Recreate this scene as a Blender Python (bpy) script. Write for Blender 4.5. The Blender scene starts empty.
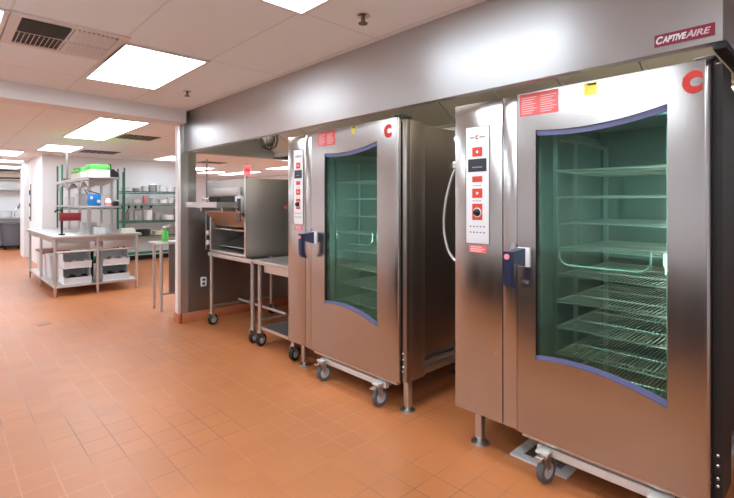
import bpy, bmesh, math, random
from mathutils import Vector, Matrix
random.seed(7)
scene = bpy.context.scene
col = scene.collection
PI = math.pi

# ------------------------------------------------------------------ materials
def lin(c):
    return tuple(((v/255)/12.92 if v/255 <= .04045 else (((v/255)+.055)/1.055)**2.4) for v in c)

def newmat(name):
    m = bpy.data.materials.new(name); m.use_nodes = True
    nt = m.node_tree; nt.nodes.clear()
    out = nt.nodes.new('ShaderNodeOutputMaterial')
    return m, nt, out

def N(nt, typ, **kw):
    n = nt.nodes.new(typ)
    for k, v in kw.items():
        if k.startswith('i_'):
            key = k[2:].replace('_', ' ')
            n.inputs[key].default_value = v
        else:
            setattr(n, k, v)
    return n

def pbr(name, rgb, rough=.5, metal=0, var=.06, vscale=6, spec=.5, aniso=0, bump=0, bscale=(40, 40, 40), coat=0, alpha=1, trans=0):
    """principled material with a soft procedural variation of colour and roughness"""
    m, nt, out = newmat(name)
    b = N(nt, 'ShaderNodeBsdfPrincipled')
    c = lin(rgb)
    tc = N(nt, 'ShaderNodeTexCoord')
    nz = N(nt, 'ShaderNodeTexNoise'); nz.inputs['Scale'].default_value = vscale; nz.inputs['Detail'].default_value = 3
    nt.links.new(tc.outputs['Object'], nz.inputs['Vector'])
    mx = N(nt, 'ShaderNodeMix', data_type='RGBA')
    mx.inputs['A'].default_value = (*[v*(1-var) for v in c], 1)
    mx.inputs['B'].default_value = (*[min(1, v*(1+var)) for v in c], 1)
    nt.links.new(nz.outputs['Fac'], mx.inputs['Factor'])
    nt.links.new(mx.outputs['Result'], b.inputs['Base Color'])
    b.inputs['Roughness'].default_value = rough
    b.inputs['Metallic'].default_value = metal
    b.inputs['Specular IOR Level'].default_value = spec
    b.inputs['Coat Weight'].default_value = coat
    b.inputs['Alpha'].default_value = alpha
    b.inputs['Transmission Weight'].default_value = trans
    if aniso:
        b.inputs['Anisotropic'].default_value = aniso
        b.inputs['Anisotropic Rotation'].default_value = .25
    if bump:
        mp = N(nt, 'ShaderNodeMapping'); mp.inputs['Scale'].default_value = bscale
        n2 = N(nt, 'ShaderNodeTexNoise'); n2.inputs['Scale'].default_value = 1; n2.inputs['Detail'].default_value = 2
        bp = N(nt, 'ShaderNodeBump'); bp.inputs['Strength'].default_value = bump; bp.inputs['Distance'].default_value = .01
        nt.links.new(tc.outputs['Object'], mp.inputs['Vector']); nt.links.new(mp.outputs['Vector'], n2.inputs['Vector'])
        nt.links.new(n2.outputs['Fac'], bp.inputs['Height']); nt.links.new(bp.outputs['Normal'], b.inputs['Normal'])
    nt.links.new(b.outputs['BSDF'], out.inputs['Surface'])
    return m

def emit(name, rgb, s):
    m, nt, out = newmat(name)
    e = N(nt, 'ShaderNodeEmission'); e.inputs['Color'].default_value = (*lin(rgb), 1); e.inputs['Strength'].default_value = s
    nt.links.new(e.outputs['Emission'], out.inputs['Surface'])
    return m

def glass_mat(name, tint, refl, base=.1):
    m, nt, out = newmat(name)
    tr = N(nt, 'ShaderNodeBsdfTransparent'); tr.inputs['Color'].default_value = (*lin(tint), 1)
    gl = N(nt, 'ShaderNodeBsdfGlossy'); gl.inputs['Color'].default_value = (*lin(refl), 1); gl.inputs['Roughness'].default_value = .03
    fr = N(nt, 'ShaderNodeFresnel'); fr.inputs['IOR'].default_value = 1.6
    ma = N(nt, 'ShaderNodeMath', operation='ADD'); ma.inputs[1].default_value = base; ma.use_clamp = True
    mx = N(nt, 'ShaderNodeMixShader')
    ge = N(nt, 'ShaderNodeNewGeometry')       # only the outer face of the pane mirrors
    fb = N(nt, 'ShaderNodeMath', operation='SUBTRACT'); fb.inputs[0].default_value = 1
    mu = N(nt, 'ShaderNodeMath', operation='MULTIPLY')
    nt.links.new(ge.outputs['Backfacing'], fb.inputs[1]); nt.links.new(fr.outputs['Fac'], ma.inputs[0])
    nt.links.new(ma.outputs['Value'], mu.inputs[0]); nt.links.new(fb.outputs['Value'], mu.inputs[1]); nt.links.new(mu.outputs['Value'], mx.inputs['Fac'])
    nt.links.new(tr.outputs['BSDF'], mx.inputs[1]); nt.links.new(gl.outputs['BSDF'], mx.inputs[2])
    nt.links.new(mx.outputs['Shader'], out.inputs['Surface'])
    return m

def floor_mat():
    m, nt, out = newmat('quarry_tile')
    b = N(nt, 'ShaderNodeBsdfPrincipled'); b.inputs['Specular IOR Level'].default_value = .9
    g = N(nt, 'ShaderNodeNewGeometry')
    mp = N(nt, 'ShaderNodeMapping'); mp.inputs['Location'].default_value = (.03, .02, 0)
    br = N(nt, 'ShaderNodeTexBrick', offset=0, squash=1)
    br.inputs['Scale'].default_value = 1; br.inputs['Brick Width'].default_value = .158; br.inputs['Row Height'].default_value = .155
    br.inputs['Mortar Size'].default_value = .0034; br.inputs['Mortar Smooth'].default_value = .3; br.inputs['Bias'].default_value = 0
    br.inputs['Color1'].default_value = (*lin((192, 118, 68)), 1); br.inputs['Color2'].default_value = (*lin((198, 123, 73)), 1)
    nt.links.new(g.outputs['Position'], mp.inputs['Vector']); nt.links.new(mp.outputs['Vector'], br.inputs['Vector'])
    # grout: pale clean joints with patches of dark worn joints
    nz = N(nt, 'ShaderNodeTexNoise'); nz.inputs['Scale'].default_value = .9; nz.inputs['Detail'].default_value = 4
    nt.links.new(g.outputs['Position'], nz.inputs['Vector'])
    rp = N(nt, 'ShaderNodeValToRGB')
    rp.color_ramp.elements[0].position = .40; rp.color_ramp.elements[0].color = (*lin((146, 92, 62)), 1)
    rp.color_ramp.elements[1].position = .56; rp.color_ramp.elements[1].color = (*lin((206, 140, 100)), 1)
    nt.links.new(nz.outputs['Fac'], rp.inputs['Fac']); nt.links.new(rp.outputs['Color'], br.inputs['Mortar'])
    # slow wear variation
    n2 = N(nt, 'ShaderNodeTexNoise'); n2.inputs['Scale'].default_value = 1.6; n2.inputs['Detail'].default_value = 5
    nt.links.new(g.outputs['Position'], n2.inputs['Vector'])
    hs = N(nt, 'ShaderNodeMix', data_type='RGBA', blend_type='MULTIPLY'); hs.inputs['Factor'].default_value = .35
    r2 = N(nt, 'ShaderNodeValToRGB'); r2.color_ramp.elements[0].position = .3; r2.color_ramp.elements[0].color = (.62, .55, .5, 1)
    r2.color_ramp.elements[1].position = .7; r2.color_ramp.elements[1].color = (1, 1, 1, 1)
    nt.links.new(n2.outputs['Fac'], r2.inputs['Fac']); nt.links.new(r2.outputs['Color'], hs.inputs['B'])
    nt.links.new(br.outputs['Color'], hs.inputs['A']); nt.links.new(hs.outputs['Result'], b.inputs['Base Color'])
    mr = N(nt, 'ShaderNodeMapRange'); mr.inputs['To Min'].default_value = .34; mr.inputs['To Max'].default_value = .5
    nt.links.new(n2.outputs['Fac'], mr.inputs['Value']); nt.links.new(mr.outputs['Result'], b.inputs['Roughness'])
    bp = N(nt, 'ShaderNodeBump'); bp.inputs['Strength'].default_value = .25; bp.inputs['Distance'].default_value = .004; bp.invert = True
    nt.links.new(br.outputs['Fac'], bp.inputs['Height']); nt.links.new(bp.outputs['Normal'], b.inputs['Normal'])
    nt.links.new(b.outputs['BSDF'], out.inputs['Surface'])
    return m

def ceiling_mat():
    m, nt, out = newmat('ceiling_tile')
    b = N(nt, 'ShaderNodeBsdfPrincipled'); b.inputs['Roughness'].default_value = .9; b.inputs['Specular IOR Level'].default_value = .2
    g = N(nt, 'ShaderNodeNewGeometry')
    mp = N(nt, 'ShaderNodeMapping'); mp.inputs['Location'].default_value = (2.07 + 1.155*20, -.29 + .58*20, 0)
    br = N(nt, 'ShaderNodeTexBrick', offset=0, squash=1)
    br.inputs['Scale'].default_value = 1; br.inputs['Brick Width'].default_value = 1.155; br.inputs['Row Height'].default_value = .58
    br.inputs['Mortar Size'].default_value = .008; br.inputs['Mortar Smooth'].default_value = .2
    br.inputs['Color1'].default_value = (*lin((238, 242, 245)), 1); br.inputs['Color2'].default_value = (*lin((235, 239, 242)), 1)
    br.inputs['Mortar'].default_value = (*lin((222, 224, 225)), 1)
    nt.links.new(g.outputs['Position'], mp.inputs['Vector']); nt.links.new(mp.outputs['Vector'], br.inputs['Vector'])
    nt.links.new(br.outputs['Color'], b.inputs['Base Color'])
    bp = N(nt, 'ShaderNodeBump'); bp.inputs['Strength'].default_value = .3; bp.inputs['Distance'].default_value = .004
    nt.links.new(br.outputs['Fac'], bp.inputs['Height']); nt.links.new(bp.outputs['Normal'], b.inputs['Normal'])
    nt.links.new(b.outputs['BSDF'], out.inputs['Surface'])
    return m

M = dict(
    steel=pbr('brushed_steel', (188, 185, 183), .21, 1, .03, 2, aniso=.15, bump=.004, bscale=(1.5, 1.5, 90)),
    steel_hood=pbr('hood_steel', (198, 198, 198), .42, 1, .03, 2, aniso=.8, bump=.008, bscale=(1.5, 1.5, 60)),
    steel_dark=pbr('dull_steel', (190, 187, 183), .42, 1, .05, 3),
    steel_wall=pbr('wall_steel', (184, 181, 178), .32, 1, .05, 2, aniso=.4),
    steel_matt=pbr('satin_steel', (208, 207, 205), .38, 1, .03, 4),
    chrome=pbr('chrome', (222, 222, 222), .14, 1, .02),
    cavity=pbr('oven_cavity_steel', (214, 220, 216), .45, 1, .05),
    baffle=pbr('filter_steel', (216, 212, 200), .55, 1, .05, 3),
    side_dark=pbr('dark_ware_and_shade', (34, 31, 30), .5, .2, .1),  # dark wares; on the near oven's side it paints in shade
    black=pbr('black_plastic', (22, 22, 24), .45, 0, .1),
    rubber=pbr('grey_rubber', (92, 94, 98), .6, 0, .1),
    tyre=pbr('pale_wheel_hub', (186, 188, 192), .5, 0, .06),
    navy=pbr('navy_plastic', (34, 40, 72), .38, 0, .08),
    violet=pbr('blue_violet_print', (100, 104, 146), .4, 0, .04),
    cleanout=pbr('worn_cover', (172, 136, 114), .6, .2, .1),
    field_red=pbr('red_foil_print', (214, 66, 48), .5, 0, .04),
    red=pbr('red_print', (184, 38, 28), .5, 0, .04),
    pinkred=pbr('red_sticker', (234, 108, 108), .6, 0, .04),
    yellow=pbr('yellow_sticker', (226, 218, 92), .6, 0, .04),
    white=pbr('white_plastic', (232, 232, 232), .5, 0, .03),
    label_white=pbr('white_panel_foil', (236, 236, 238), .45, 0, .02),
    maroon=pbr('maroon_sign', (138, 22, 52), .45, 0, .04),
    sign_silver=pbr('sign_silver_print', (214, 196, 200), .5, 0, .04),
    grey_text=pbr('grey_print', (120, 124, 134), .6, 0, .02),
    wall=pbr('white_wall_paint', (242, 244, 246), .6, 0, .02, 2),
    beam=pbr('white_beam_paint', (232, 228, 228), .7, 0, .02, 2),
    base_tile=pbr('base_tile', (184, 108, 68), .5, 0, .12, 14),
    galv=pbr('hose_metal', (200, 198, 196), .4, .8, .08, 60),
    green=pbr('green_epoxy_wire', (26, 110, 84), .45, 0, .1),
    greenbox=pbr('green_card', (98, 214, 92), .6, 0, .1),
    whitecard=pbr('white_card', (236, 238, 232), .7, 0, .03),
    blue=pbr('blue_bag', (30, 128, 206), .45, 0, .25, 18),
    binwhite=pbr('bin_plastic', (226, 230, 234), .45, 0, .03),
    canvas=pbr('grey_bin', (104, 108, 120), .55, 0, .06),
    redplastic=pbr('dark_red_plastic', (136, 34, 40), .45, 0, .08),
    pink=pbr('pink_plastic', (240, 150, 160), .5, 0, .05),
    beige=pbr('beige_paint', (222, 218, 202), .55, 0, .04),
    clear=pbr('milky_plastic', (214, 218, 216), .3, 0, .04),
    conduit=pbr('grey_conduit', (140, 138, 136), .45, .5, .05),
    vent_dark=pbr('duct_dark', (84, 76, 72), .8, 0, .08),
    vent_white=pbr('vent_enamel', (224, 218, 214), .55, 0, .03),
    potmetal=pbr('pot_aluminium', (176, 176, 174), .35, 1, .08),
    orange_slope=pbr('guard_steel', (196, 172, 152), .35, 1, .05),
    brass=pbr('brass_head', (120, 104, 84), .35, 1, .05),
    lamp=emit('lamp_diffuser', (234, 245, 255), 13.0),
    cavity_fill=emit('oven_fill_glow', (255, 250, 240), 36.0),  # glow added to brighten the oven racks
    hood_fill=emit('hood_fill_glow', (255, 248, 236), 110.0),  # glow added to brighten the hood's underside
    glass=glass_mat('oven_glass', (220, 240, 233), (150, 236, 216), .05),
    display=pbr('dark_display', (52, 54, 60), .25, 0, .05),
    floor=floor_mat(), ceiling=ceiling_mat(),
)

M['rail'] = pbr('pale_rail', (216, 213, 208), .45, .3, .04)
M['cabinet_steel'] = pbr('cabinet_steel', (164, 157, 151), .38, 1, .04)

# ------------------------------------------------------------------ mesh builder
class MB:
    def __init__(s): s.bm = bmesh.new()
    def box(s, x0, x1, y0, y1, z0, z1, bev=0, mtx=None):
        r = bmesh.ops.create_cube(s.bm, size=1)
        vs = r['verts']
        for v in vs:
            v.co = Vector((x0+(x1-x0)*(v.co.x+.5), y0+(y1-y0)*(v.co.y+.5), z0+(z1-z0)*(v.co.z+.5)))
        if bev:
            es = list({e for v in vs for e in v.link_edges})
            r2 = bmesh.ops.bevel(s.bm, geom=es, offset=bev, segments=2, profile=.5, affect='EDGES')
            vs = list({v for f in r2['faces'] for v in f.verts} | {v for v in vs if v.is_valid})
        if mtx is not None:
            for v in vs: v.co = mtx @ v.co
        return s
    def cyl(s, p0, p1, r, n=16, r1=None):
        p0, p1 = Vector(p0), Vector(p1); d = p1-p0
        q = Vector((0, 0, 1)).rotation_difference(d.normalized()).to_matrix().to_4x4()
        bmesh.ops.create_cone(s.bm, cap_ends=True, segments=n, radius1=r, radius2=(r if r1 is None else r1), depth=d.length,
                              matrix=Matrix.Translation((p0+p1)/2) @ q)
        return s
    def tube(s, pts, r, n=8, closed=False):
        pts = [Vector(p) for p in pts]
        rings = []; L = len(pts)
        up = Vector((0, 0, 1))
        prev = None
        for i, p in enumerate(pts):
            a = pts[i-1] if (i > 0 or closed) else p
            b = pts[(i+1) % L] if (i < L-1 or closed) else p
            t = (b-a).normalized()
            if prev is None:
                x = t.cross(up)
                if x.length < 1e-3: x = t.cross(Vector((1, 0, 0)))
            else:
                x = prev - t*prev.dot(t)
            x.normalize(); prev = x; y = t.cross(x)
            rings.append([s.bm.verts.new(p + x*r*math.cos(2*PI*k/n) + y*r*math.sin(2*PI*k/n)) for k in range(n)])
        for i in range(L if closed else L-1):
            A, B = rings[i], rings[(i+1) % L]
            for k in range(n):
                s.bm.faces.new((A[k], A[(k+1) % n], B[(k+1) % n], B[k]))
        if not closed:
            s.bm.faces.new(rings[0][::-1]); s.bm.faces.new(rings[-1])
        return s
    def lathe(s, prof, c=(0, 0, 0), n=20, axis='Z'):
        c = Vector(c); rings = []
        for r, h in prof:
            ring = []
            for k in range(n):
                a = 2*PI*k/n
                p = Vector((r*math.cos(a), r*math.sin(a), h))
                if axis == 'Y': p = Vector((p.x, -p.z, p.y))
                if axis == 'X': p = Vector((p.z, p.x, p.y))
                ring.append(s.bm.verts.new(c+p))
            rings.append(ring)
        for A, B in zip(rings, rings[1:]):
            for k in range(n):
                s.bm.faces.new((A[k], A[(k+1) % n], B[(k+1) % n], B[k]))
        s.bm.faces.new(rings[0][::-1]); s.bm.faces.new(rings[-1])
        return s
    def prism(s, poly, f0, f1):
        """poly = list of 2-D points; f0/f1 map (a,b) to the two end faces"""
        A = [s.bm.verts.new(Vector(f0(*p))) for p in poly]; B = [s.bm.verts.new(Vector(f1(*p))) for p in poly]
        n = len(poly)
        s.bm.faces.new(A); s.bm.faces.new(B[::-1])
        for k in range(n): s.bm.faces.new((A[k], B[k], B[(k+1) % n], A[(k+1) % n]))
        return s
    def prism_y(s, poly, y0, y1): return s.prism(poly, lambda a, b: (a, y0, b), lambda a, b: (a, y1, b))
    def prism_x(s, poly, x0, x1): return s.prism(poly, lambda a, b: (x0, a, b), lambda a, b: (x1, a, b))
    def prism_z(s, poly, z0, z1): return s.prism(poly, lambda a, b: (a, b, z0), lambda a, b: (a, b, z1))
    def sphere(s, c, r, sc=(1, 1, 1), n=12):
        bmesh.ops.create_uvsphere(s.bm, u_segments=n, v_segments=max(6, n//2), radius=r, matrix=Matrix.Translation(c) @ Matrix.Diagonal((*sc, 1)))
        return s
    def build(s, name, mat, parent=None, world=True):
        off = Vector((0, 0, 0))
        if parent is not None and world:
            p = parent
            while p is not None: off += p.location; p = p.parent
        for v in s.bm.verts: v.co -= off
        bmesh.ops.recalc_face_normals(s.bm, faces=s.bm.faces)
        me = bpy.data.meshes.new(name); s.bm.to_mesh(me); s.bm.free()
        for p in me.polygons: p.use_smooth = True
        try: me.set_sharp_from_angle(angle=math.radians(35))
        except Exception: pass
        me.materials.append(M[mat] if isinstance(mat, str) else mat)
        o = bpy.data.objects.new(name, me); col.objects.link(o)
        if parent is not None: o.parent = parent
        return o

def tag(o, label, cat, group=None, kind=None):
    o['label'] = label; o['category'] = cat
    if group: o['group'] = group
    if kind: o['kind'] = kind
    return o
def thing(name, loc, label, cat, group=None):
    o = bpy.data.objects.new(name, None); col.objects.link(o); o.location = loc; o.empty_display_size = .1
    return tag(o, label, cat, group)
def struct(o): o['kind'] = 'structure'; return o
KIDS = {}
def copy_tree(o, parent=None):
    c = o.copy(); col.objects.link(c)
    if parent is not None: c.parent = parent
    for ch in list(o.children): copy_tree(ch, c)
    return c
def solo(mb, name, mat, label, cat, group=None, base=None):
    """a thing that is one mesh, origin at its base"""
    xs = [v.co.x for v in mb.bm.verts]; ys = [v.co.y for v in mb.bm.verts]; zs = [v.co.z for v in mb.bm.verts]
    b = Vector(((min(xs)+max(xs))/2, (min(ys)+max(ys))/2, min(zs)))
    for v in mb.bm.verts: v.co -= b
    o = mb.build(name, mat); o.location = b
    return tag(o, label, cat, group)

# ------------------------------------------------------------------ camera
EYE = 1.39
cd = bpy.data.cameras.new('camera'); cam = bpy.data.objects.new('camera', cd); col.objects.link(cam)
cd.sensor_width = 36; cd.lens = 455/734*36; cd.shift_y = -(249-203)/734; cd.clip_start = .05; cd.clip_end = 200
cam.location = (0, 0, EYE)
ca = math.atan((367+62)/455)
fwd = Vector((-math.cos(ca), math.sin(ca), 0))
cam.rotation_euler = fwd.to_track_quat('-Z', 'Y').to_euler()
scene.camera = cam
scene.view_settings.view_transform = 'Standard'; scene.view_settings.look = 'None'
scene.view_settings.gamma = 1; scene.view_settings.use_curve_mapping = False
scene.view_settings.exposure = -0.16
w = bpy.data.worlds.new('world'); scene.world = w; w.use_nodes = True
w.node_tree.nodes['Background'].inputs['Color'].default_value = (.8, .85, .9, 1)
w.node_tree.nodes['Background'].inputs['Strength'].default_value = .0

# ------------------------------------------------------------------ setting
CEIL = 2.44
BX0, BX1, BY0, BY1 = -18.5, 2.6, -3.0, 9.4
struct(MB().box(BX0-.2, BX1+.2, BY0-.2, BY1+.2, -.1, 0).build('floor', 'floor'))
struct(MB().box(BX0-.2, BX1+.2, BY0-.2, BY1+.2, CEIL, CEIL+.1).build('ceiling', 'ceiling'))
struct(MB().box(BX0-.15, BX0, BY0, BY1, 0, CEIL).build('wall_far', 'wall'))
struct(MB().box(BX0, BX1, BY0-.15, BY0, 0, CEIL).build('wall_near', 'wall'))
struct(MB().box(BX0, BX1, BY1, BY1+.15, 0, CEIL).build('wall_rear', 'wall'))
struct(MB().box(BX1, BX1+.15, BY0, BY1, 0, CEIL).build('wall_right', 'wall'))
struct(MB().box(-5.42, BX1, 3.60, 3.72, 0, CEIL).build('wall_back', 'steel_wall'))
# half-height wing wall with the post at its end and a header over the pass-through
mb = MB().box(-5.42, -5.30, 2.05, 2.22, 0, CEIL).box(-5.42, -5.30, 2.22, 3.60, 0, 1.33).box(-5.42, -5.30, 2.22, 3.60, 1.985, CEIL)
struct(mb.build('wall_wing', 'steel_wall'))
struct(MB().box(-5.44, -5.425, 2.035, 2.22, .11, CEIL-.11).box(-5.44, -5.36, 2.03, 2.045, .11, CEIL-.11).build('trim_1', 'wall'))
struct(MB().box(-5.36, -5.285, 2.03, 2.045, .11, CEIL-.11, .003).box(-5.30, -5.285, 2.045, 2.12, .11, CEIL-.11).build('trim_2', 'steel_matt'))
struct(MB().box(-5.30, -5.283, 2.03, 3.60, 0, .11, .004).box(-5.44, -5.283, 2.012, 2.05, 0, .11, .004).box(-5.44, -5.42, 2.05, 3.6, 0, .11, .004).build('baseboard_wing', 'base_tile'))
struct(MB().box(-5.283, BX1, 3.585, 3.60, 0, .11, .004).build('baseboard_back', 'base_tile'))
# ceiling beam from the post towards the aisle
struct(MB().prism_z([(-5.16, 2.05), (-5.44, 2.05), (-4.87, BY0), (-4.59, BY0)], CEIL-.145, CEIL).build('trim_3', 'beam'))
# far-room wall block that carries the green shelving, and the passage beside it
struct(MB().box(-13.9, -12.0, 1.64, 4.9, 0, CEIL).build('wall_left', 'wall'))
struct(MB().box(-15.2, -14.5, 1.60, 4.9, 0, CEIL).build('wall_passage', 'wall'))
struct(MB().box(-12.015, -12.0+.012, 1.64, 4.9, 0, .1).build('baseboard_left', 'black'))

# ------------------------------------------------------------------ ceiling lights
def troffer(x0, x1, y0, y1, label):
    t = thing('ceiling_light', ((x0+x1)/2, (y0+y1)/2, CEIL), label, 'light', 'recessed ceiling light panels')
    mb = MB(); f = .022; z0, z1 = CEIL-.012, CEIL-.0005
    mb.box(x0-f, x1+f, y0-f, y0, z0, z1).box(x0-f, x1+f, y1, y1+f, z0, z1).box(x0-f, x0, y0, y1, z0, z1).box(x1, x1+f, y0, y1, z0, z1)
    mb.build('frame', 'vent_white', t)
    MB().box(x0, x1, y0, y1, CEIL-.008, CEIL-.001).build('diffuser', 'lamp', t)
    return t
troffer(-4.36, -3.26, .90, 1.44, 'large bright ceiling light panel between the slatted air vent and the white beam')
troffer(-2.06, -.95, .90, 1.45, 'bright ceiling light panel cut by the top edge, over the hood')
troffer(-4.28, -3.15, -.29, .26, 'ceiling light panel cut by the left edge beside the slatted air vent')
troffer(-8.50, -6.27, 1.44, 2.00, 'wide bright light panel beyond the beam, above the steel island')
troffer(-10.95, -9.80, 1.42, 1.97, 'light panel above the far end of the steel island, beside a narrow vent')
troffer(-12.7, -11.5, .72, 1.27, 'light panel at the left edge beyond the beam, nearer of two')
troffer(-14.75, -14.05, 1.0, 1.55, 'small far light panel near the white column')
troffer(-11.4, -10.3, 3.75, 4.2, 'sliver of ceiling light beside the white post, above the pot shelves')
troffer(-15.9, -13.6, 7.45, 7.95, 'bright light panel seen through the pass-through, left of the hanging pink tag')
troffer(-12.2, -9.6, 7.25, 7.75, 'bright light panel seen through the pass-through, right of the hanging pink tag')
troffer(-8.0, -6.0, 5.0, 5.5, 'ceiling light of the far room hidden behind the back wall')
for (x, y) in ((-17.4, 1.2), (-17.4, -.4), (-13.5, -.6), (-13.5, -2.0), (-8.5, 3.6), (-8.5, 6.8), (-7.2, 3.9), (-7.2, 6.2), (-9.5, 6.1), (-9.5, 8.2), (-10.4, -2.0), (-15.5, -.2), (-14.2, 5.5), (-17.5, 3.2), (-17.5, 5.5), (-4.28, -1.75), (-2.06, -.29), (-2.06, -1.75), (.25, .90), (.25, -.6), (.25, -2.1), (-8.5, -.4), (-8.5, -2.0), (-11.8, -1.2), (-15.5, -1.2), (-15.5, 6.5)):  # extra panels, added out of view to brighten far room and aisle
    o = troffer(x, x+1.12, y, y+.55, 'added ceiling light panel outside the frame'); o['group'] = 'added ceiling light panels outside the frame'

# ------------------------------------------------------------------ ceiling vents, sprinklers
t = thing('ceiling_vent', (-3.43, .6, CEIL), 'square slatted ceiling air vent with a dark half, beside the big light panel', 'vent')
x0, x1, y0, y1 = -3.72, -3.16, .33, .85
MB().box(x0-.04, x1+.04, y0-.04, y0+.012, CEIL-.012, CEIL-.0005).box(x0-.04, x1+.04, y1-.012, y1+.04, CEIL-.012, CEIL-.0005).box(x0-.04, x0+.012, y0+.012, y1-.012, CEIL-.012, CEIL-.0005).box(x1-.012, x1+.04, y0+.012, y1-.012, CEIL-.012, CEIL-.0005).build('frame', 'vent_white', t)
xm, ym = (x0+x1)/2, (y0+y1)/2
MB().box(x0+.012, x1-.012, ym-.006, ym+.006, CEIL-.014, CEIL-.003).box(xm-.005, xm+.005, y0+.012, ym-.006, CEIL-.014, CEIL-.003).box(xm-.005, xm+.005, ym+.006, y1-.012, CEIL-.014, CEIL-.003).build('divider', 'vent_white', t)
MB().box(x0+.012, x1-.012, y0+.012, y1-.012, CEIL-.003, CEIL-.0008).build('backing', 'vent_dark', t)
for k in range(8):      # open quadrant: blades across, seen from their dark side
    xx = xm+.03+k*.03
    MB().box(-.010, .010, y0+.014, ym-.008, -.0012, .0012, mtx=Matrix.Translation((xx, 0, CEIL-.013)) @ Matrix.Rotation(math.radians(62), 4, 'Y')).build('slat', 'conduit', t)
for k in range(9):
    yy = y0+.03+k*.025
    MB().box(x0+.014, xm-.008, -.010, .010, -.0012, .0012, mtx=Matrix.Translation((0, yy, CEIL-.014)) @ Matrix.Rotation(math.radians(60), 4, 'X')).build('slat', 'vent_white', t)
for k in range(9):
    yy = ym+.024+k*.025
    for (xa, xb) in ((x0+.014, xm-.008), (xm+.008, x1-.014)):
        MB().box(xa, xb, -.0125, .0125, -.0012, .0012, mtx=Matrix.Translation((0, yy, CEIL-.014)) @ Matrix.Rotation(math.radians(-44), 4, 'X')).build('slat', 'vent_white', t)
def slot_vent(x0, x1, y0, y1, label):
    t = thing('ceiling_vent', ((x0+x1)/2, (y0+y1)/2, CEIL), label, 'vent')
    MB().box(x0, x1, y0, y1, CEIL-.004, CEIL-.0005).build('grille', 'vent_dark', t)
    mb = MB()
    for k in range(6):
        yy = y0+(k+.5)*(y1-y0)/6
        mb.box(x0+.02, x1-.02, yy-.008, yy+.008, CEIL-.01, CEIL-.004)
    mb.build('slats', 'conduit', t)
slot_vent(-8.1, -7.55, 2.08, 2.6, 'dark return air vent beyond the beam, right of the wide light panel')
slot_vent(-10.9, -10.3, 2.1, 2.75, 'narrow far return air vent above the green boxes')
slot_vent(-11.6, -11.1, 4.85, 5.5, 'dark ceiling vent seen through the pass-through')
def sprinkler(x, y, label):
    t = thing('sprinkler_head', (x, y, CEIL), label, 'sprinkler')
    MB().lathe([(.04, CEIL-.0005), (.04, CEIL-.006), (.025, CEIL-.012), (.01, CEIL-.013)], (x, y, 0), 20).build('escutcheon', 'chrome', t)
    MB().cyl((x, y, CEIL-.013), (x, y, CEIL-.045), .012, 12).build('body', 'brass', t)
    MB().cyl((x, y, CEIL-.045), (x, y, CEIL-.050), .026, 16).build('deflector', 'brass', t)
sprinkler(-4.26, 1.70, 'small ceiling sprinkler head near the white beam and the hood end')
sprinkler(-1.864, 1.727, 'ceiling sprinkler head above the middle of the hood')

# ------------------------------------------------------------------ exhaust hood
HX0, HX1, HY0, HZ = -5.335, -.315, 2.07, 1.98
hood = thing('exhaust_hood', (-2.8, HY0, HZ), 'long stainless steel exhaust hood running along the ceiling over both ovens', 'hood')
mb = MB().box(HX0, HX1, HY0, HY0+.02, HZ, CEIL-.002, .002).box(HX0, HX1, HY0+.02, HY0+.055, HZ, HZ+.012)
mb.build('front_panel', 'steel_hood', hood)
MB().box(HX1-.02, HX1, HY0+.02, 3.59, HZ, CEIL-.002).build('end_panel', 'steel_hood', hood)
MB().box(-5.29, -5.27, HY0+.02, 3.59, HZ, CEIL-.002).build('end_panel', 'steel_dark', hood)
MB().box(HX1-.03, HX1+.012, HY0, 3.59, HZ-.028, HZ-.002, .003).build('edge_trim', 'black', hood)
MB().box(-5.26, HX1-.03, HY0+.03, 3.59, CEIL-.03, CEIL-.006).build('top_panel', 'baffle', hood)
MB().box(-5.26, HX1-.03, 3.56, 3.59, HZ, CEIL-.04).build('rear_panel', 'steel_dark', hood)
fz0, fz1, fy0, fy1 = 2.06, 2.40, 3.28, 2.72
xk = HX1-.04
k = 0
while xk-.49 > -5.27:
    mb = MB()
    def P(u, v, d=0):   # u along X, v up the slope, d off the plane
        return (u, fy0+(fy1-fy0)*v - d*.52, fz0+(fz1-fz0)*v - d*.85)
    a, b = xk-.485, xk-.005
    mb.prism([(a, 0), (b, 0), (b, 1), (a, 1)], lambda u, v: P(u, v, 0), lambda u, v: P(u, v, .012))
    for (u0, u1, v0, v1) in ((a, a+.02, 0, 1), (b-.02, b, 0, 1), (a+.02, b-.02, 0, .06), (a+.02, b-.02, .94, 1)):
        mb.prism([(u0, v0), (u1, v0), (u1, v1), (u0, v1)], lambda u, v: P(u, v, .012), lambda u, v: P(u, v, .018))
    mb.build('baffle_filter', 'baffle', hood)
    xk -= .49; k += 1
MB().box(-5.26, HX1-.03, 3.26, 3.32, 2.0, 2.055).build('grease_trough', 'steel_dark', hood)
for xa in (-.62, -1.80, -3.9):  # added tube lamps, unseen behind the front panel, brightening the hood's inside
    lf = MB().box(xa-.26, xa+.26, HY0+.0205, HY0+.05, 2.20, 2.26, .003).build('added_canopy_light', 'vent_white', hood)
    MB().cyl((xa-.24, HY0+.085, 2.23), (xa+.24, HY0+.085, 2.23), .022, 14).build('tube', 'hood_fill', lf)
    MB().box(xa-.255, xa-.241, HY0+.05, HY0+.11, 2.205, 2.255).box(xa+.241, xa+.255, HY0+.05, HY0+.11, 2.205, 2.255).build('end_socket', 'vent_white', lf)
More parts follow.
